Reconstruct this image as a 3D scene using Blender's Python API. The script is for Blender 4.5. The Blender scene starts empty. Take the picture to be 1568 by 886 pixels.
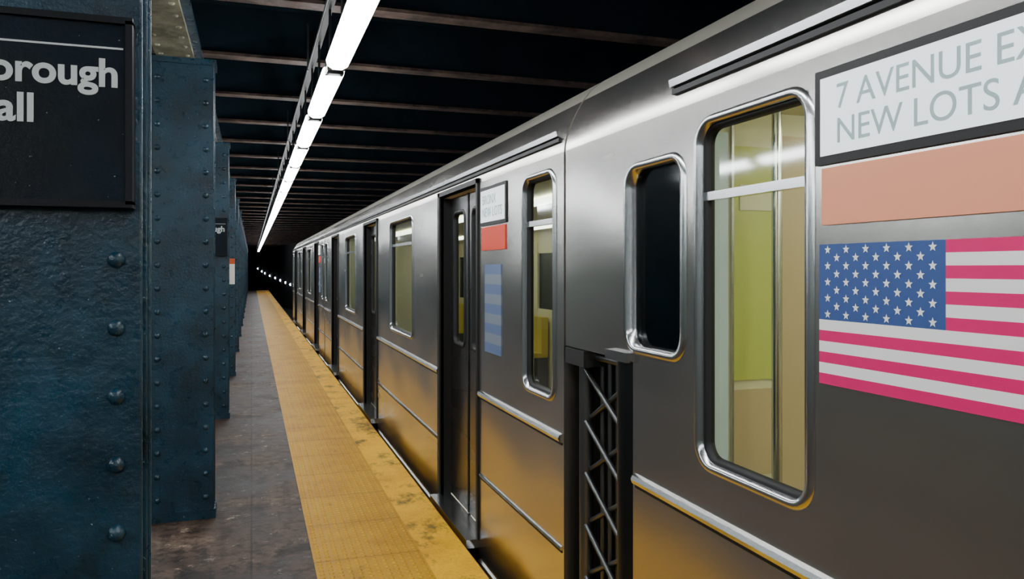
import bpy, math, random, bmesh
from mathutils import Vector
random.seed(4)
S=bpy.context.scene
COL=S.collection
# ---------------------------------------------------------------- materials
def lin(h):
    h=h.lstrip('#'); r=[]
    for i in (0,2,4):
        c=int(h[i:i+2],16)/255
        r.append(c/12.92 if c<=.04045 else ((c+.055)/1.055)**2.4)
    return tuple(r)+(1,)
class NT:
    def __init__(s,name):
        s.m=bpy.data.materials.new(name); s.m.use_nodes=True
        s.t=s.m.node_tree; s.b=s.t.nodes['Principled BSDF']; s.out=s.t.nodes['Material Output']
    def n(s,typ,**k):
        x=s.t.nodes.new(typ)
        for a,v in k.items():
            if a in x.inputs.keys(): x.inputs[a].default_value=v
            else: setattr(x,a,v)
        return x
    def l(s,a,b): s.t.links.new(a,b)
    def coords(s,scale=(1,1,1)):
        tc=s.n('ShaderNodeTexCoord'); mp=s.n('ShaderNodeMapping'); mp.inputs['Scale'].default_value=scale
        s.l(tc.outputs['Object'],mp.inputs['Vector']); return mp.outputs['Vector']
    def noise(s,vec,scale,detail=4,rough=.55):
        x=s.n('ShaderNodeTexNoise'); x.inputs['Scale'].default_value=scale; x.inputs['Detail'].default_value=detail
        x.inputs['Roughness'].default_value=rough; s.l(vec,x.inputs['Vector']); return x.outputs['Fac']
    def ramp(s,fac,stops):
        r=s.n('ShaderNodeValToRGB'); e=r.color_ramp.elements
        while len(e)<len(stops): e.new(.5)
        for el,(p,c) in zip(e,stops): el.position=p; el.color=c if len(c)==4 else tuple(c)+(1,)
        s.l(fac,r.inputs['Fac']); return r.outputs['Color']
    def mix(s,f,a,b,mode='MIX'):
        x=s.n('ShaderNodeMix',data_type='RGBA',blend_type=mode)
        for sock,v in ((x.inputs[0],f),(x.inputs[6],a),(x.inputs[7],b)):
            if isinstance(v,(int,float,tuple)): sock.default_value=v
            else: s.l(v,sock)
        return x.outputs[2]
    def bump(s,h,strength=.3,dist=.01,normal=None):
        x=s.n('ShaderNodeBump'); x.inputs['Strength'].default_value=strength; x.inputs['Distance'].default_value=dist
        s.l(h,x.inputs['Height'])
        if normal is not None: s.l(normal,x.inputs['Normal'])
        s.l(x.outputs['Normal'],s.b.inputs['Normal']); return x.outputs['Normal']
def simple(name,col,rough=.5,metal=0,emit=0,spec=.5):
    t=NT(name); t.b.inputs['Base Color'].default_value=lin(col) if isinstance(col,str) else col
    t.b.inputs['Roughness'].default_value=rough; t.b.inputs['Metallic'].default_value=metal
    t.b.inputs['Specular IOR Level'].default_value=spec
    if emit:
        t.b.inputs['Emission Color'].default_value=lin(col) if isinstance(col,str) else col
        t.b.inputs['Emission Strength'].default_value=emit
    return t.m
BW=lambda v:(v,v,v,1)
def m_paint(name,c1,c2,c3,spec=.6,bstr=.5,rlo=.22,rhi=.42):
    t=NT(name); v=t.coords()
    n=t.noise(v,3.2,6,.6); c=t.ramp(n,[(.36,lin(c1)),(.52,lin(c2)),(.75,lin(c3))])
    st=t.noise(t.coords((1,1,.5)),7,6,.7); dk=t.ramp(st,[(.30,BW(.3)),(.46,BW(1))])
    c=t.mix(.8,c,dk,'MULTIPLY')
    br=t.ramp(t.noise(v,4.3,7,.75),[(.55,BW(0)),(.68,BW(1))]); c=t.mix(t.mix(.6,BW(0),br),c,lin('#18221c'))
    sp=t.noise(v,110,2,.5); spk=t.ramp(sp,[(.72,BW(0)),(.76,BW(1))])
    c=t.mix(spk,c,lin('#7f9aa3'))
    t.l(c,t.b.inputs['Base Color'])
    r=t.ramp(t.noise(v,14,4),[(.3,BW(rlo)),(.7,BW(rhi))]); t.l(r,t.b.inputs['Roughness'])
    a=t.noise(v,60,4,.6); b=t.bump(a,bstr,.006)
    t.b.inputs['Specular IOR Level'].default_value=spec
    return t.m
M_COL=m_paint('teal_enamel_paint','#0b2634','#133748','#204e64')
def m_flat_paint(name,a,b,scale=6):
    t=NT(name); v=t.coords(); t.l(t.ramp(t.noise(v,scale,6,.65),[(.35,lin(a)),(.65,lin(b))]),t.b.inputs['Base Color'])
    t.b.inputs['Roughness'].default_value=.6; t.b.inputs['Specular IOR Level'].default_value=.25; t.bump(t.noise(v,30,4),.3,.01); return t.m
M_BEAM=m_flat_paint('beam_underside_lit_paint','#302826','#66554d')  # lit tone of the flange undersides is put into this colour
M_GIRD=m_flat_paint('girder_underside_lit_paint','#5d5f50','#9a9a84')  # olive-grey with the lit look of the underside painted in
def m_steel(name,base='#dad7d1',rough=.24,wave=.16,dirt=.15,metal=.98):
    t=NT(name); t.b.inputs['Metallic'].default_value=metal
    v=t.coords((1,.5,1.0)); n=t.noise(v,1.6,3,.5)
    c=t.ramp(n,[(.3,tuple(x*.84 for x in lin(base)[:3])+(1,)),(.7,lin(base))])
    tc=t.n('ShaderNodeTexCoord'); sep=t.n('ShaderNodeSeparateXYZ'); t.l(tc.outputs['Object'],sep.inputs[0])
    mr=t.n('ShaderNodeMapRange'); mr.inputs[1].default_value=-.2; mr.inputs[2].default_value=1.5; mr.inputs[3].default_value=dirt; mr.inputs[4].default_value=0
    t.l(sep.outputs['Z'],mr.inputs[0])
    c=t.mix(mr.outputs[0],c,lin('#8a7c62'))
    t.l(c,t.b.inputs['Base Color'])
    r=t.ramp(t.noise(t.coords((1,.3,1.5)),2,2),[(.3,BW(rough-.03)),(.7,BW(rough+.04))]); t.l(r,t.b.inputs['Roughness'])
    w=t.noise(t.coords((1,.8,1.3)),1.6,0,.3); t.bump(w,wave,.12)
    return t.m
M_STEEL=m_steel('brushed_stainless_steel')
M_ROOF=m_steel('roof_steel','#b5b2a6',.42,.1,.1,.65)
M_TRIM=simple('polished_steel_trim','#d4d6d6',.22,1)
M_DOOR=m_steel('door_steel','#7e7d7c',.28,.1,.3)
M_DARK=simple('dark_rubber_and_shade','#0a0b0c',.55)  # rubber seals, and dark faces that carry painted shade
M_UNDER=simple('undercarriage_black','#0b0b0c',.8)
M_BLACKM=simple('black_painted_steel','#101416',.35,.3)
M_GATE=simple('gate_galvanised_steel','#6a6c6c',.35,.9)
def m_glass():
    t=NT('window_glass'); 
    tr=t.n('ShaderNodeBsdfTransparent'); tr.inputs[0].default_value=(.58,.68,.62,1)
    gl=t.n('ShaderNodeBsdfGlossy'); gl.inputs['Roughness'].default_value=.06
    fr=t.n('ShaderNodeFresnel'); fr.inputs['IOR'].default_value=1.8
    mx=t.n('ShaderNodeMixShader'); t.l(fr.outputs[0],mx.inputs[0]); t.l(tr.outputs[0],mx.inputs[1]); t.l(gl.outputs[0],mx.inputs[2])
    t.l(mx.outputs[0],t.out.inputs['Surface']); return t.m
M_GLASS=m_glass()
def m_yellow(name,dots,dirt):
    t=NT(name); v=t.coords()
    n=t.noise(v,2.2,6,.65); c=t.ramp(n,[(.32,(.66,.31,.003,1)),(.5,(.90,.46,.004,1)),(.72,(1,.58,.012,1))])
    g=t.noise(t.coords((1,.6,1)),3.1,8,.75); k=t.ramp(g,[(dirt,BW(.85)),(dirt+.10,BW(0))])
    c=t.mix(k,c,lin('#3c3120'))
    fine=t.noise(v,55,4,.7); c=t.mix(.35,c,t.ramp(fine,[(.3,BW(.4)),(.6,BW(1))]),'MULTIPLY')
    if dots:
        sep=t.n('ShaderNodeSeparateXYZ'); t.l(v,sep.inputs[0])
        def m(op,a,b=None):
            x=t.n('ShaderNodeMath',operation=op)
            for i,q in enumerate((a,b)):
                if q is None: continue
                if isinstance(q,(int,float)): x.inputs[i].default_value=q
                else: t.l(q,x.inputs[i])
            return x.outputs[0]
        P=.048
        fx=m('SINE',m('MULTIPLY',sep.outputs[0],2*math.pi/P)); fy=m('SINE',m('MULTIPLY',sep.outputs[1],2*math.pi/P))
        d=m('MULTIPLY',m('MAXIMUM',fx,0),m('MAXIMUM',fy,0)); d=m('POWER',d,.6)
        jy=m('ABSOLUTE',m('SUBTRACT',m('FRACT',m('DIVIDE',sep.outputs[1],.61)),.5)); j=m('GREATER_THAN',jy,.49)
        c=t.mix(m('MULTIPLY',j,.6),c,lin('#2a2114'))
        c=t.mix(m('MULTIPLY',m('SUBTRACT',1,d),.55),c,(.28,.125,.003,1))
        hgt=m('SUBTRACT',d,j); t.bump(hgt,1,.009)
    else: t.bump(g,.6,.01)
    t.l(c,t.b.inputs['Base Color']); t.b.inputs['Roughness'].default_value=.5; t.b.inputs['Specular IOR Level'].default_value=.2
    return t.m
M_TACT=m_yellow('tactile_yellow_paving',True,.30)
M_EDGE=m_yellow('worn_yellow_edge',False,.38)
def m_floor():
    t=NT('stained_concrete'); v=t.coords()
    n=t.noise(v,1.4,8,.72); c=t.ramp(n,[(.34,lin('#191210')),(.45,lin('#3c2f27')),(.56,lin('#57463b')),(.72,lin('#83705f'))])
    sp=t.ramp(t.noise(v,11,6,.75),[(.40,BW(.25)),(.54,BW(1))]); c=t.mix(.85,c,sp,'MULTIPLY')
    sc=t.ramp(t.noise(v,6,6,.85),[(.59,BW(0)),(.64,BW(1))]); c=t.mix(t.mix(.5,BW(0),sc),c,lin('#b8a592'))
    sd=t.ramp(t.noise(v,2.7,5,.6),[(.39,BW(1)),(.46,BW(0))]); c=t.mix(t.mix(.75,BW(0),sd),c,lin('#15100d'))
    br=t.n('ShaderNodeTexBrick'); br.offset=0; br.inputs['Scale'].default_value=1; br.inputs['Mortar Size'].default_value=.006
    br.inputs['Brick Width'].default_value=.9; br.inputs['Row Height'].default_value=1.35
    br.inputs['Color1'].default_value=BW(1); br.inputs['Color2'].default_value=BW(.85); br.inputs['Mortar'].default_value=BW(.45)
    t.l(v,br.inputs['Vector']); c=t.mix(1,c,br.outputs['Color'],'MULTIPLY')
    t.l(c,t.b.inputs['Base Color']); t.b.inputs['Specular IOR Level'].default_value=.25
    t.l(t.ramp(n,[(.3,BW(.4)),(.7,BW(.7))]),t.b.inputs['Roughness']); t.bump(t.noise(v,30,5),.3,.005)
    return t.m
M_FLOOR=m_floor()
def m_rough(name,a,b,scale=2,rough=.85):
    t=NT(name); v=t.coords(); t.l(t.ramp(t.noise(v,scale,6,.6),[(.35,lin(a)),(.7,lin(b))]),t.b.inputs['Base Color'])
    t.b.inputs['Roughness'].default_value=rough; t.b.inputs['Specular IOR Level'].default_value=.2; t.bump(t.noise(v,20,4),.3,.01); return t.m
M_CEIL=m_rough('dark_navy_ceiling','#06141c','#0d222d')  # dark navy tone for the ceiling slab and beam webs
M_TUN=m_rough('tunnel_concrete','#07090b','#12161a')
M_CONC=m_rough('platform_side_concrete','#14120f','#2a2622')
def m_tile():
    t=NT('wall_tile'); v=t.coords()
    br=t.n('ShaderNodeTexBrick'); br.inputs['Scale'].default_value=1; br.inputs['Brick Width'].default_value=.15; br.inputs['Row Height'].default_value=.075; br.inputs['Mortar Size'].default_value=.004
    br.inputs['Color1'].default_value=lin('#4f5956'); br.inputs['Color2'].default_value=lin('#5c6663'); br.inputs['Mortar'].default_value=lin('#2a2c2a')
    mp=t.n('ShaderNodeMapping'); mp.inputs['Rotation'].default_value=(0,math.pi/2,math.pi/2); t.l(v,mp.inputs[0]); t.l(mp.outputs[0],br.inputs['Vector'])
    t.l(br.outputs['Color'],t.b.inputs['Base Color']); t.b.inputs['Roughness'].default_value=.3; return t.m
M_TILE=m_tile()
M_LAMP=simple('fluorescent_diffuser','#fbfdff',.5,0,28)
M_LAMPL=simple('fluorescent_diffuser_bright','#f4fbff',.5,0,44)
M_LAMPD=simple('lamp_end_glow','#f4fbff',.5,0,4)
M_HOUS=simple('lamp_housing','#1b1f21',.5,.4)
M_BULB=simple('tunnel_bulb','#dff0ff',.5,0,20)
M_SIGN=m_paint('sign_enamel','#040d16','#061420','#0a1c2b',.22,.12,.3,.4)
M_SIGNF=simple('sign_frame','#070d12',.45,0,0,.3)
M_TEXT=simple('sign_white','#c9d2d2',.5)
M_PINK=simple('flag_magenta','#e0086c',.5)
M_FWHT=simple('flag_white','#f6f6f4',.5)
M_FBLU=simple('flag_blue','#34528f',.5)
M_ORNG=simple('route_orange','#ea3c14',.5)
M_SALM=simple('route_salmon','#f29c78',.55)
M_DISP=simple('display_white','#e6f0f2',.4,0,1.0)
M_DTXT=simple('display_text','#a8c0be',.5)
M_BLUE=simple('notice_blue','#5f7298',.5)
M_NOTG=simple('notice_grey','#7d8794',.5)
M_INW=simple('car_interior_cream','#ddd6b4',.5)
M_PAN1=simple('bulkhead_blue_reflection','#cfe2ee',.4)  # pale blue window reflection, painted as a panel colour
M_PAN2=simple('bulkhead_poster_green','#c3c765',.5)
M_PAN3=simple('bulkhead_beige','#c8b08a',.5)
M_INF=simple('car_interior_floor','#3a3834',.5)
M_SEAT=simple('seat_orange','#c8761f',.4)
M_SEATY=simple('seat_yellow','#c9b23a',.4)
M_INL=simple('car_interior_light','#fffbe8',.5,0,9)
M_INLN=simple('car_interior_light_bright','#fffbe8',.5,0,20)
M_CAB=simple('cab_dark_interior','#0c1a1c',.4)
M_POST=simple('poster_white','#e8e4da',.6)
M_POSTR=simple('poster_red','#c9501e',.6)
# ---------------------------------------------------------------- mesh builder
class MB:
    def __init__(s): s.v=[];s.f=[];s.mi=[];s.mats=[];s.sm=[]
    def mid(s,m):
        if m not in s.mats: s.mats.append(m)
        return s.mats.index(m)
    def add(s,vs,fs,m,smooth=False):
        o=len(s.v); s.v+= [tuple(p) for p in vs]; k=s.mid(m)
        for f in fs: s.f.append([o+i for i in f]); s.mi.append(k); s.sm.append(smooth)
    def box(s,x0,x1,y0,y1,z0,z1,m):
        s.add([(x0,y0,z0),(x1,y0,z0),(x1,y1,z0),(x0,y1,z0),(x0,y0,z1),(x1,y0,z1),(x1,y1,z1),(x0,y1,z1)],
          [(0,3,2,1),(4,5,6,7),(0,1,5,4),(1,2,6,5),(2,3,7,6),(3,0,4,7)],m)
    def cbox(s,x0,x1,y0,y1,z0,z1,m,b=.004):
        pts=[(x0+b,y0),(x1-b,y0),(x1,y0+b),(x1,y1-b),(x1-b,y1),(x0+b,y1),(x0,y1-b),(x0,y0+b)]
        s.prism([(x,y,z0) for x,y in pts],(0,0,z1-z0),m)
    def quad(s,a,b,c,d,m): s.add([a,b,c,d],[(0,1,2,3)],m)
    def prism(s,pts,vec,m,smooth=False):
        n=len(pts); v=[tuple(p) for p in pts]+[(p[0]+vec[0],p[1]+vec[1],p[2]+vec[2]) for p in pts]
        s.add(v,[tuple(range(n-1,-1,-1)),tuple(range(n,2*n))],m)
        o=len(s.v)-2*n;k=s.mid(m)
        for i in range(n):
            j=(i+1)%n; s.f.append([o+i,o+j,o+n+j,o+n+i]); s.mi.append(k); s.sm.append(smooth)
    def tube(s,pts,r,m,seg=10):
        pts=[Vector(p) for p in pts]; rings=[]; v=[]
        for i,p in enumerate(pts):
            a=pts[max(i-1,0)]; b=pts[min(i+1,len(pts)-1)]; d=(b-a).normalized()
            up=Vector((0,0,1)) if abs(d.z)<.9 else Vector((0,1,0))
            e1=d.cross(up).normalized(); e2=d.cross(e1)
            for k in range(seg):
                t=2*math.pi*k/seg; v.append(p+e1*math.cos(t)*r+e2*math.sin(t)*r)
        f=[]
        for i in range(len(pts)-1):
            for k in range(seg):
                k2=(k+1)%seg; f.append((i*seg+k,i*seg+k2,(i+1)*seg+k2,(i+1)*seg+k))
        s.add(v,f,m,True); s.add(v[:seg],[tuple(range(seg))],m); s.add(v[-seg:],[tuple(range(seg-1,-1,-1))],m)
    def dome(s,c,n,r,m,seg=12,rings=4,flat=.75):
        n=Vector(n); up=Vector((0,0,1)) if abs(n.z)<.9 else Vector((0,1,0)); e1=n.cross(up).normalized(); e2=n.cross(e1); c=Vector(c)
        v=[];f=[]
        for i in range(rings):
            t=math.pi/2*i/rings
            for k in range(seg):
                a=2*math.pi*k/seg; v.append(c+(e1*math.cos(a)+e2*math.sin(a))*r*math.cos(t)+n*r*flat*math.sin(t))
        v.append(c+n*r*flat)
        for i in range(rings-1):
            for k in range(seg):
                k2=(k+1)%seg; f.append((i*seg+k,i*seg+k2,(i+1)*seg+k2,(i+1)*seg+k))
        for k in range(seg): f.append(((rings-1)*seg+k,(rings-1)*seg+(k+1)%seg,len(v)-1))
        s.add(v,f,m,True)
    def mesh(s,name):
        me=bpy.data.meshes.new(name); me.from_pydata(s.v,[],s.f)
        for m in s.mats: me.materials.append(m)
        me.polygons.foreach_set('material_index',s.mi); me.polygons.foreach_set('use_smooth',s.sm); me.update(); return me
    def obj(s,name,parent=None,loc=(0,0,0)):
        return mk(name,s.mesh(name),parent,loc)
def mk(name,data,parent=None,loc=(0,0,0)):
    o=bpy.data.objects.new(name,data); o.location=loc; COL.objects.link(o)
    if parent: o.parent=parent
    return o
def rrect(y0,y1,z0,z1,r,n=6):
    p=[]
    for cy,cz,a0 in ((y1-r,z1-r,0),(y0+r,z1-r,90),(y0+r,z0+r,180),(y1-r,z0+r,270)):
        for i in range(n+1):
            a=math.radians(a0+90*i/n); p.append((cy+r*math.cos(a),cz+r*math.sin(a)))
    return p
def win_ring(mb,x,y0,y1,z0,z1,r,w,d,m,proud=.012):
    """raised rounded window frame; outer size y0..z1, inner reduced by w, recess d"""
    o=rrect(y0,y1,z0,z1,r+w); o2=rrect(y0+w*.3,y1-w*.3,z0+w*.3,z1-w*.3,r+w*.7); i_=rrect(y0+w,y1-w,z0+w,z1-w,r)
    L=[[(x,a,b) for a,b in o],[(x-proud,a,b) for a,b in o2],[(x-proud*.8,a,b) for a,b in i_],[(x+d,a,b) for a,b in i_]]
    n=len(o); v=sum(L,[]); f=[]
    for k in range(3):
        for i in range(n):
            j=(i+1)%n; f.append((k*n+i,k*n+j,(k+1)*n+j,(k+1)*n+i))
    mb.add(v,f,m,True)
    corners=[(y1-w*.6,z1-w*.6),(y0+w*.6,z1-w*.6),(y0+w*.6,z0+w*.6),(y1-w*.6,z0+w*.6)]
    q=len(i_)//4
    for ci,cp in enumerate(corners):
        arc=[(x+.002,a,b) for a,b in i_[ci*q:(ci+1)*q]]
        mb.add([(x+.002,cp[0],cp[1])]+arc,[(0,k+1,k+2) for k in range(len(arc)-1)],m)
# ---------------------------------------------------------------- constants
YA,YB=-7,58
mb=MB(); mb.box(-4.6,.32,YA,YB,-.12,0,M_FLOOR); mb.box(-4.6,1.12,YA,YB,-1.15,-.12,M_CONC); mb.obj('floor')
mb=MB(); mb.box(.32,.90,YA,YB,-.12,.008,M_TACT); mb.obj('tactile_warning_strip')
mb=MB()
pts=[(.9,YA,-.12),(1.17,YA,-.12),(1.17,YA,-.012),(1.155,YA,0.004),(.9,YA,.004)]
mb.prism(pts,(0,YB-YA,0),M_EDGE); mb.obj('platform_edge')
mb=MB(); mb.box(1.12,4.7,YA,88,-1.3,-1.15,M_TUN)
mb.obj('ground_trackbed')
mb=MB()
for x in (1.85,3.29):
    mb.box(x-.035,x+.035,YA,60,-1.0,-.96,M_GATE); mb.box(x-.01,x+.01,YA,60,-1.1,-1.0,M_GATE); mb.box(x-.07,x+.07,YA,60,-1.15,-1.1,M_GATE)
mb.obj('railway_track')
mb=MB(); mb.box(-4.75,-4.6,YA,YB,-.12,3.7,M_TILE); mb.obj('wall_left')
mb=MB()
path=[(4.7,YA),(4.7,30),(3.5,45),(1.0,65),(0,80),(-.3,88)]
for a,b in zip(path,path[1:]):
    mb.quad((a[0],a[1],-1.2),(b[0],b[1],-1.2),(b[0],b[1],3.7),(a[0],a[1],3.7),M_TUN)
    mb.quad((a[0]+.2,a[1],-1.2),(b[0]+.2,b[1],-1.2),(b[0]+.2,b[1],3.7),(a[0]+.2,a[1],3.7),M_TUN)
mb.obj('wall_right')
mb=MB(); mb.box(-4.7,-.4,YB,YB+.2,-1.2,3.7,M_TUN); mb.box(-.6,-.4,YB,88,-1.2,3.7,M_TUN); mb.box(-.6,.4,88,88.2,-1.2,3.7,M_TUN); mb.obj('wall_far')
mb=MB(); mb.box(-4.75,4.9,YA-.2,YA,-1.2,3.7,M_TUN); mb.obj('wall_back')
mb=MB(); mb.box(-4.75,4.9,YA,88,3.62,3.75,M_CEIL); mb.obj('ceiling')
mb=MB()
y=6.22-1.37*9
while y<86:
    mb.box(-4.6,4.7,y-.065,y+.065,3.2,3.222,M_BEAM); mb.box(-4.6,4.7,y-.01,y+.01,3.22,3.62,M_CEIL); mb.box(-4.6,4.7,y-.08,y+.08,3.59,3.62,M_CEIL)  # lower flange painted lighter as if lit; web and top flange dark
    y+=1.37
mb.obj('ceiling_beams')
def girder(xc):
    mb=MB(); mb.box(xc-.11,xc+.11,YA,YB,2.93,2.955,M_GIRD); mb.box(xc-.02,xc+.02,YA,YB,2.955,3.2,M_COL); mb.box(xc-.11,xc+.11,YA,YB,3.175,3.2,M_COL)  # bottom flange carries a painted lit tone; web and top stay teal
    yy=YA+.2
    while yy<30:
        for dx in (-.075,.075): mb.dome((xc+dx,yy,2.93),(0,0,-1),.016,M_GIRD,8,3)
        yy+=.2
    return mb.obj('ceiling_girder')
girder(-.455)
# ---------------------------------------------------------------- columns
def col_mesh():
    mb=MB(); X0,X1=-.61,-.227; xc=(X0+X1)/2; dep=.17; H=2.93
    mb.cbox(X0,X1,0,.014,0,H,M_COL,.004)
    mb.cbox(X0+.012,X1-.006,.014,.030,0,H,M_COL,.003)
    mb.cbox(X0+.035,X1-.026,.030,dep-.030,0,H,M_COL,.003)
    mb.cbox(X0+.012,X1-.006,dep-.030,dep-.014,0,H,M_COL,.003)
    mb.cbox(X0,X1,dep-.014,dep,0,H,M_COL,.004)
    z=1.618-.148*10
    while z<2.88:
        for x in (X0+.05,X1-.05):
            mb.dome((x,0,z),(0,-1,0),.0185,M_COL,14,5,.85); mb.dome((x,dep,z),(0,1,0),.0185,M_COL,8,3,.8)
        mb.dome((X1-.026,dep/2,z+.07),(1,0,0),.015,M_COL,10,3,.8)
        z+=.148
    mb.box(X0-.02,X1+.012,-.02,dep+.02,2.895,2.93,M_COL)
    mb.prism([(X0+.02,.05,2.88),(X0-.14,.05,2.9299),(X0+.02,.05,2.60)],(0,.02,0),M_COL)
    mb.box(X0-.01,X1+.01,-.012,dep+.012,0,.06,M_COL)
    return mb.mesh('steel_column')
CM=col_mesh()
COLY=[1.85+3.43*i for i in range(-2,17)]
for y in sorted(COLY,key=lambda q:abs(q-1.85)):
    mk('steel_column',CM,None,(0,y,0))
# ---------------------------------------------------------------- station signs
def text(body,size,m,parent,loc,rot=(math.pi/2,0,0),off=.0,ext=.001,name='lettering',sp=1):
    c=bpy.data.curves.new(name,'FONT'); c.body=body; c.size=size; c.offset=off; c.extrude=ext; c.materials.append(m); c.space_line=sp
    o=bpy.data.objects.new(name,c); COL.objects.link(o); o.rotation_euler=rot; o.location=loc; o.parent=parent; return o
def station_sign(y):
    e=mk('station_sign',None)
    x0,x1,z0,z1=-.70,-.247,1.735,2.125; yy=y-.02
    mb=MB(); mb.box(x0,x1,yy-.012,y-.0005,z0,z1,M_SIGN); mb.obj('panel',e)
    mb=MB(); w=.014
    for a in ((x0-w*.5,x1+w*.5,z0-w*.5,z0+w*.5),(x0-w*.5,x1+w*.5,z1-w*.5,z1+w*.5),(x0-w*.5,x0+w*.5,z0,z1),(x1-w*.5,x1+w*.5,z0,z1)):
        mb.box(a[0],a[1],yy-.022,y-.0006,a[2],a[3],M_SIGNF)
    mb.obj('frame',e)
    mb=MB(); mb.box(x0+.02,x1-.012,yy-.014,yy-.012,2.064,2.068,M_TEXT); mb.obj('rule',e)
    text('Borough\nHall',.082,M_TEXT,e,(-.553,yy-.0135,1.985),off=.0022)
    return e
station_sign(1.85); station_sign(1.85+3.43*2); 
e=mk('wall_poster',None); yy=1.85+3.43*3
mb=MB(); mb.box(-.44,-.235,yy-.02,yy-.0005,1.36,1.74,M_POST); mb.box(-.44,-.235,yy-.022,yy-.02,1.66,1.74,M_POSTR); mb.obj('poster_board',e)
# ---------------------------------------------------------------- lamps
def lamp_row(xc,ys,name,mat):
    for i in ys:
        y0=i; L=1.38
        e=mk(name,None)
        mb=MB()
        zb=2.74; w=.062
        prof=[(-w*.55,.028),(-w,.005),(-w*.9,-.025),(-w*.4,-.045),(w*.4,-.045),(w*.9,-.025),(w,.005),(w*.55,.028)]
        mb.prism([(xc+a,y0+.06,zb+b) for a,b in prof],(0,L-.12,0),mat); mb.obj('diffuser',e)
        mb=MB(); mb.box(xc-w*.5,xc+w*.5,y0,y0+L,zb+.03,zb+.07,M_HOUS)
        for q in (y0,y0+L-.06): mb.box(xc-w*.8,xc+w*.8,q,q+.06,zb-.035,zb+.03,M_HOUS)
        for q in (y0+.3,y0+L-.3): mb.tube([(xc,q,zb+.07),(xc,q,3.165)],.008,M_HOUS,6)
        mb.tube([(xc-.03,y0-.05,zb+.02),(xc-.05,y0-.03,zb-.02),(xc-.05,y0+.02,zb-.03)],.008,M_LAMPD,6)
        mb.obj('housing',e)
lamp_row(.45,[-5.72+1.45*k+.03 for k in range(0,42)],'fluorescent_light',M_LAMP)
lamp_row(-2.5,[-6.2+1.46*k for k in range(26)],'fluorescent_light',M_LAMPL)
for xc in (.45,-2.5):
    mb=MB(); mb.box(xc-.02,xc+.02,YA,YB,3.168,3.197,M_HOUS); mb.obj('lamp_support_rail')
for xc in (.35,.56):
    mb=MB(); mb.tube([(xc,YA,2.90),(xc,YB,2.90)],.006,M_HOUS,6)
    y=YA+.5
    while y<YB: mb.box(xc-.006,xc+.006,y,y+.02,2.89,3.197,M_HOUS); y+=2.92
    mb.obj('ceiling_conduit')
mb=MB()
P=[(2.48,53.2,.5),(2.25,55.1,.6),(1.98,57.2,.72),(1.7,59.5,.86),(1.37,62,1.0),(1.05,64.6,1.18),(.85,67.2,1.32),(.56,71.5,1.55)]
for x,y,z in P: mb.dome((x-.02,y,z),(-.99,-.12,0),.085,M_BULB,10,4,.8)
mb.obj('tunnel_lights')
# ---------------------------------------------------------------- train
X0=1.27; WD=2.56; ZT=2.10; ZB=-.22
def side_panels(mb,ya,yb,openings,za=ZB,zb=ZT,x=X0):
    ys=sorted({ya,yb}|{o[0] for o in openings}|{o[1] for o in openings}); zs=sorted({za,zb}|{o[2] for o in openings}|{o[3] for o in openings})
    ys=[q for q in ys if ya<=q<=yb]; zs=[q for q in zs if q<=zb]
    for a,b in zip(ys,ys[1:]):
        for c,d in zip(zs,zs[1:]):
            cy,cz=(a+b)/2,(c+d)/2
            if any(o[0]<cy<o[1] and o[2]<cz<o[3] for o in openings): continue
            mb.quad((x,b,c),(x,a,c),(x,a,d),(x,b,d),M_STEEL)
ROOF=[(0,2.10),(.002,2.125),(.008,2.155),(.019,2.19),(.036,2.23),(.058,2.275),(.085,2.32),(.12,2.365),(.175,2.41),(.26,2.455),(.42,2.51),(.7,2.56),(1.0,2.585),(1.28,2.59)]
ROOF=ROOF+[(WD-a,b) for a,b in ROOF[-2::-1]]
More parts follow.
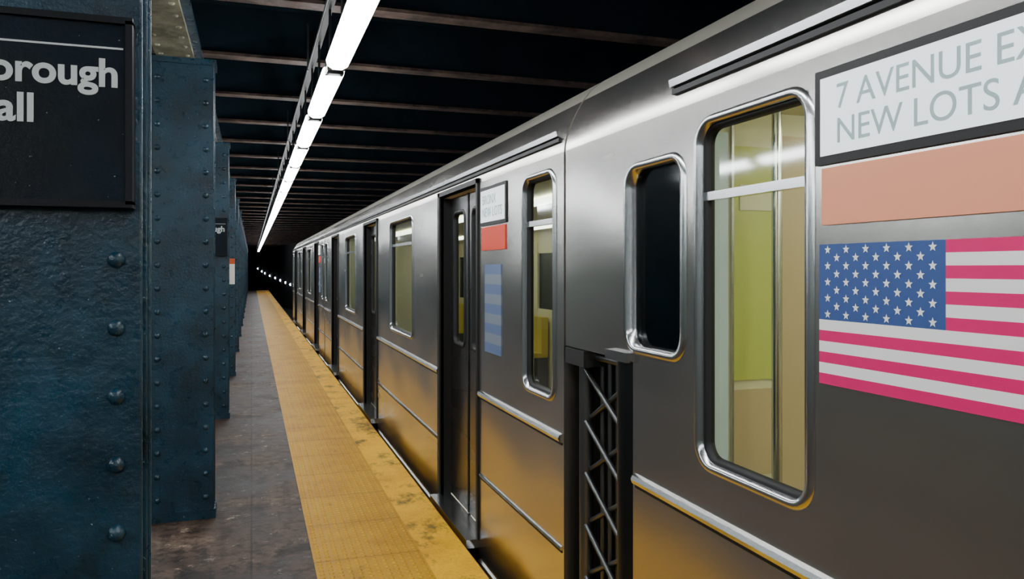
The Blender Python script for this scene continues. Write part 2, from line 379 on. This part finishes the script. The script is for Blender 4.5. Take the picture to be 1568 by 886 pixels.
def build_car(ya,yb,windows,doors,signs,cab=None,gutter=None,endcut=None):
    car=mk('subway_car',None)
    ops=[(a,b,1.02,2.03) for a,b in windows]+[(a,b,0.0,2.10) for a,b in doors]
    if cab: ops.append(cab)
    if endcut: ops.append(endcut)
    mb=MB(); side_panels(mb,ya,yb,ops)
    mb.quad((X0+WD,ya,ZB),(X0+WD,yb,ZB),(X0+WD,yb,ZT),(X0+WD,ya,ZT),M_STEEL)
    mb.quad((X0,ya,ZB),(X0+WD,ya,ZB),(X0+WD,ya,ZT),(X0,ya,ZT),M_STEEL)
    ye=endcut[0] if endcut else yb
    if endcut:
        mb.quad((X0+.3,yb,ZB),(X0+WD,yb,ZB),(X0+WD,yb,ZT),(X0+.3,yb,ZT),M_STEEL)
        mb.quad((X0,yb,endcut[3]),(X0+.3,yb,endcut[3]),(X0+.3,yb,ZT),(X0,yb,ZT),M_STEEL)
        mb.quad((X0,ye,ZB),(X0+.3,ye,ZB),(X0+.3,ye,endcut[3]),(X0,ye,endcut[3]),M_DARK)  # recess walls coloured dark to stand in for the shaded gap between cars
        mb.quad((X0+.3,ye,ZB),(X0+.3,yb,ZB),(X0+.3,yb,endcut[3]),(X0+.3,ye,endcut[3]),M_DARK)
        mb.quad((X0,ye,endcut[3]),(X0+.3,ye,endcut[3]),(X0+.3,yb,endcut[3]),(X0,yb,endcut[3]),M_DARK)
    else: mb.quad((X0,yb,ZB),(X0+WD,yb,ZB),(X0+WD,yb,ZT),(X0,yb,ZT),M_STEEL)
    mb.obj('body_shell',car)
    mb=MB(); n=len(ROOF)
    v=[(X0+a,ya,b) for a,b in ROOF]+[(X0+a,yb,b) for a,b in ROOF]
    for i in range(n-1):
        mb.add([v[i],v[n+i],v[n+i+1],v[i+1]],[(0,1,2,3)],M_ROOF if 6<=i<n-7 else M_STEEL,True)
    mb.add(v[:n],[tuple(range(n))],M_ROOF); mb.add(v[n:],[tuple(range(n-1,-1,-1))],M_ROOF)
    ob=mb.obj('roof',car)
    bm=bmesh.new(); bm.from_mesh(ob.data); bmesh.ops.remove_doubles(bm,verts=[q for q in bm.verts if not any(len(f.verts)>4 for f in q.link_faces)],dist=1e-5); bm.to_mesh(ob.data); bm.free()
    g0,g1=gutter or (ya+.05,yb-.05)
    mb=MB(); mb.prism([(X0+.02,g0,2.165),(X0-.012,g0,2.173),(X0-.016,g0,2.195),(X0-.002,g0,2.197),(X0+.024,g0,2.19)],(0,g1-g0,0),M_TRIM)
    mb.prism([(X0+.02,g0,2.150),(X0-.004,g0,2.150),(X0-.004,g0,2.166),(X0+.02,g0,2.166)],(0,g1-g0,0),M_DARK)  # dark strip below the gutter lip
    mb.obj('rain_gutter',car)
    mb=MB(); yend=endcut[0] if endcut else yb
    segs=[];c=ya+.02
    for a,b in sorted(doors): segs.append((c,a-.06)); c=b+.06
    segs.append((c,yend-.02))
    for a,b in segs:
        if b-a<.05: continue
        for zc,h,p in ((.865,.020,.02),(.39,.010,.01),(-.12,.02,.02)):
            mb.prism([(X0+.001,a,zc-h),(X0-p*.7,a,zc-h*.7),(X0-p,a,zc),(X0-p*.7,a,zc+h*.7),(X0+.001,a,zc+h)],(0,b-a,0),M_TRIM)
            mb.box(X0-.003,X0+.001,a,b,zc-h-.010,zc-h,M_DARK)  # dark strip along the lower edge of each rail
    mb.obj('belt_rails',car)
    mb=MB(); gl=MB()
    for a,b in windows:
        win_ring(mb,X0,a-.02,b+.02,1.0,2.05,.06,.026,.05,M_TRIM,.010)
        win_ring(mb,X0+.012,a+.004,b-.004,1.024,2.026,.045,.016,.03,M_DARK,.0)
        mb.box(X0+.01,X0+.035,a,b,1.80,1.825,M_TRIM)
        gl.quad((X0+.03,b,1.02),(X0+.03,a,1.02),(X0+.03,a,2.03),(X0+.03,b,2.03),M_GLASS)
    if cab:
        a,b,c,d=cab
        win_ring(mb,X0,a-.02,b+.02,c-.02,d+.02,.06,.026,.05,M_TRIM,.010)
        gl.quad((X0+.03,b,c),(X0+.03,a,c),(X0+.03,a,d),(X0+.03,b,d),M_GLASS)
    mb.obj('window_frames',car); 
    dm=MB()
    for a,b in doors:
        mid=(a+b)/2; xr=X0+.075
        dm.quad((X0,a,0),(xr,a,0),(xr,a,2.1),(X0,a,2.1),M_DARK); dm.quad((X0,b,0),(xr,b,0),(xr,b,2.1),(X0,b,2.1),M_DARK)  # reveal faces coloured dark, shade of the door recess painted in
        dm.quad((X0,a,2.1),(xr,a,2.1),(xr,b,2.1),(X0,b,2.1),M_DARK)
        dm.box(X0-.012,X0+.02,a-.035,a,0,2.13,M_DARK); dm.box(X0-.012,X0+.02,b,b+.06,0,2.13,M_DARK); dm.box(X0-.012,X0+.02,a-.035,b+.06,2.10,2.13,M_DARK)  # black surround paints the reveal shadow, wider on the far side
        dm.box(X0-.075,X0+.09,a-.02,b+.02,-.05,0,M_TRIM)
        for p,q in ((a,mid-.008),(mid+.008,b)):
            w0,w1=p+.085,q-.085
            ys=[p,w0,w1,q]; zs=[0.005,1.08,1.98,2.10]
            for i in range(3):
                for j in range(3):
                    if i==1 and j==1: continue
                    dm.quad((xr,ys[i+1],zs[j]),(xr,ys[i],zs[j]),(xr,ys[i],zs[j+1]),(xr,ys[i+1],zs[j+1]),M_DOOR)
            win_ring(dm,xr,w0-.015,w1+.015,1.065,1.995,.04,.025,.03,M_DARK,.008)
            gl.quad((xr+.015,w1,1.08),(xr+.015,w0,1.08),(xr+.015,w0,1.98),(xr+.015,w1,1.98),M_GLASS)
        dm.box(xr-.006,xr+.01,mid-.012,mid+.012,.005,2.10,M_DARK)
    if doors: dm.obj('doors',car)
    gl.obj('window_glass',car)
    mb=MB(); xo=X0+WD-.1; i0,i1=ya+.08,(yend-.3 if cab is None else cab[0]-.045)
    mb.quad((xo,i0,0),(xo,i1,0),(xo,i1,1.05),(xo,i0,1.05),M_INW)
    mb.quad((xo,i0,1.8),(xo,i1,1.8),(xo,i1,2.15),(xo,i0,2.15),M_INW)
    mb.quad((xo+.03,i0,1.0),(xo+.03,i1,1.0),(xo+.03,i1,1.95),(xo+.03,i0,1.95),M_CAB)
    k=i0
    while k<i1-.3:
        mb.box(xo-.01,xo+.02,k,min(k+.6,i1),1.0,1.95,M_INW); k+=1.35
    mb.quad((X0+.1,i0,.02),(xo,i0,.02),(xo,i1,.02),(X0+.1,i1,.02),M_INF)
    mb.quad((X0+.02,i0,2.09),(xo,i0,2.09),(xo,i1,2.09),(X0+.02,i1,2.09),M_INW)
    for yy in (i0,i1): mb.quad((X0+.035,yy,.02),(xo,yy,.02),(xo,yy,2.09),(X0+.035,yy,2.09),M_INW)
    for xx in (X0+.65,xo-.6): mb.box(xx-.05,xx+.05,i0+.2,i1-.2,2.05,2.08,M_INLN if cab else M_INL)
    k=i0+.3; t=0
    dlist=sorted(doors)
    while k<i1-.6:
        if not any(k+.5>a-.1 and k<b+.1 for a,b in dlist):
            m=M_SEAT if t%2 else M_SEATY
            mb.box(xo-.5,xo-.03,k,k+.46,.42,.48,m); mb.box(xo-.12,xo-.03,k,k+.46,.48,.95,m); mb.box(xo-.45,xo-.03,k+.02,k+.44,.02,.42,M_INF)
        k+=.5; t+=1
    for a,b in dlist:
        for yy in (a-.1,b+.1): mb.tube([(X0+.7,yy,.02),(X0+.7,yy,2.09)],.018,M_TRIM,8)
    if cab:
        yb_=i1-.006
        mb.box(X0+.04,X0+.13,yb_,i1,.9,2.02,M_PAN1)  # added pale blue panel stands in for a reflection in the window
        mb.box(X0+.15,X0+.31,yb_,i1,1.25,1.98,M_PAN2)
        mb.box(X0+.15,X0+.31,yb_,i1,.95,1.22,M_PAN3)
        mb.box(X0+.33,X0+.42,yb_,i1,.3,2.02,M_PAN3)
        mb.box(X0+.14,X0+.148,yb_-.004,i1,.3,2.05,M_TRIM); mb.box(X0+.315,X0+.325,yb_-.004,i1,.3,2.05,M_TRIM)
        mb.box(X0+.17,X0+.29,yb_-.003,yb_,1.78,1.86,M_INW)
        mb.tube([(X0+.22,i1-.12,.02),(X0+.22,i1-.12,2.09)],.014,M_TRIM,10)
    mb.obj('interior',car)
    if cab:
        mb=MB(); mb.box(X0+.28,X0+.3,cab[0]-.02,yb-.05,1.2,2.09,M_CAB); mb.box(X0+.05,X0+.28,cab[0]-.02,cab[0],1.2,2.09,M_CAB); mb.box(X0+.05,X0+.28,cab[1]+.03,cab[1]+.05,1.2,2.09,M_CAB); mb.obj('cab_interior',car)
    mb=MB(); mb.box(X0+.12,X0+WD-.12,ya+.15,yb-.7 if endcut else yb-.15,-.75,ZB+.02,M_UNDER)
    for yc in (ya+1.9,yb-1.9):
        for dy in (-.8,.8):
            for xx in (1.85,3.29):
                p=[(xx-.06,yc+dy+.4*math.cos(t*math.pi/12),-.56+.4*math.sin(t*math.pi/12)) for t in range(24)]
                mb.prism(p,(.12,0,0),M_UNDER,True)
        mb.box(X0+.3,X0+WD-.3,yc-1.2,yc+1.2,-.72,-.5,M_UNDER)
    mb.obj('undercarriage',car)
    for (a,b,near) in signs:
        x=X0-.004; sg=MB()
        zt,zb2=2.04,1.86
        sg.box(x-.004,X0+.001,a-.02,b+.02,zb2-.02,zt+.02,M_DARK); sg.box(x-.006,X0,a,b,zb2,zt,M_DISP)
        sg.box(x-.002,X0+.001,a,b,1.70,1.832,M_SALM if near else M_ORNG)
        sg.obj('destination_sign',car)
        R=(math.pi/2,0,-math.pi/2)
        if near:
            text('7 AVENUE EXPRESS\nNEW LOTS AVENUE',.082,M_DTXT,car,(x-.0065,b-.05,1.962),R,0,.0005,'display_text',.95)
        else: text('BRONX\nNEW LOTS',.075,M_DTXT,car,(x-.0065,b-.03,1.96),R,0,.0005,'display_text',.95)
        fl=MB()
        if near:
            z1,z0=1.655,1.33; f0,f1=b-.86,b+.01
            h=(z1-z0)/13; cy=f1-(f1-f0)*.40
            for i in range(13):
                zt_=z1-i*h
                y_l=f1 if i>=7 else cy
                fl.box(x,X0+.001,f0,y_l,zt_-h,zt_,M_PINK if i%2==0 else M_FWHT)
            fl.box(x,X0+.001,cy,f1,z1-7*h,z1,M_FBLU)
            for r in range(9):
                nn=6 if r%2==0 else 5
                for k in range(nn):
                    yy=f1-(f1-cy)*((k+ (.5 if nn==6 else 1))/6); zz=z1-7*h*((r+.7)/9.4)
                    pts=[]
                    for q in range(10):
                        rr=.0105 if q%2==0 else .0045; an=math.pi/2+q*math.pi/5
                        pts.append((x-.0012,yy-rr*math.cos(an),zz+rr*math.sin(an)))
                    fl.add(pts,[tuple(range(10))],M_FWHT)
        else:
            for i in range(9):
                zz=1.62-i*.055
                fl.box(x,X0+.001,a+.08,b-.06,zz-.055,zz,M_BLUE if i%2==0 else M_NOTG)
        fl.obj('flag_decal',car)
    return car
build_car(-8.4,3.03,[(1.52,2.0),(-1.9,-.9),(-5.4,-4.3)],[(-.72,.26),(-3.9,-2.9),(-7.3,-6.3)],[(.5,1.47,True)],cab=(2.09,2.46,1.32,1.95),gutter=(-8.3,2.15),endcut=(2.42,3.03,ZB,1.27))
W=[(3.16,3.56),(6.31,7.39),(10.01,11.09),(13.82,14.24)]; Dr=[(4.38,5.31),(8.22,9.18),(12.09,13.02)]
for sh in (0,11.42):
    build_car(3.05+sh,14.36+sh,[(a+sh,b+sh) for a,b in W],[(a+sh,b+sh) for a,b in Dr],[(3.84+sh,4.28+sh,False)])
e=mk('inter_car_safety_gate',None)
mb=MB()
mb.tube([(X0+.045,2.49,-.2),(X0+.045,2.49,1.265)],.065,M_BLACKM,20)
mb.tube([(X0+.06,2.95,-.2),(X0+.06,2.95,1.26)],.03,M_GATE,12)
mb.box(X0-.006,X0+.1,2.83,3.02,1.20,1.265,M_GATE); mb.box(X0-.022,X0+.02,2.43,2.60,1.265,1.30,M_TRIM)
for i in range(6):
    z=-.1+i*.215
    mb.tube([(X0+.05,2.56,z),(X0+.05,2.93,z+.2)],.011,M_GATE,8); mb.tube([(X0+.07,2.56,z+.2),(X0+.07,2.93,z)],.011,M_GATE,8)
for yy in (2.64,2.71,2.78,2.85): mb.tube([(X0+.09,yy,-.2),(X0+.09,yy,1.25)],.012,M_GATE,8)
mb.tube([(X0+.06,2.52,1.24),(X0+.06,2.95,1.24)],.016,M_GATE,8)
mb.obj('gate_frame',e)
# ---------------------------------------------------------------- world
w=bpy.data.worlds.new('World'); S.world=w; w.use_nodes=True
w.node_tree.nodes['Background'].inputs[0].default_value=(.01,.03,.05,1); w.node_tree.nodes['Background'].inputs[1].default_value=.3
# ---------------------------------------------------------------- camera
cd=bpy.data.cameras.new('camera'); cam=bpy.data.objects.new('camera',cd); COL.objects.link(cam); S.camera=cam
cd.sensor_width=36; cd.lens=1359/1812*36; cd.clip_start=.05; cd.clip_end=300
cam.location=(0,0,1.6); cam.rotation_euler=(math.pi/2,0,-math.atan(461/1359))
cd.shift_y=-(512-474)/1812
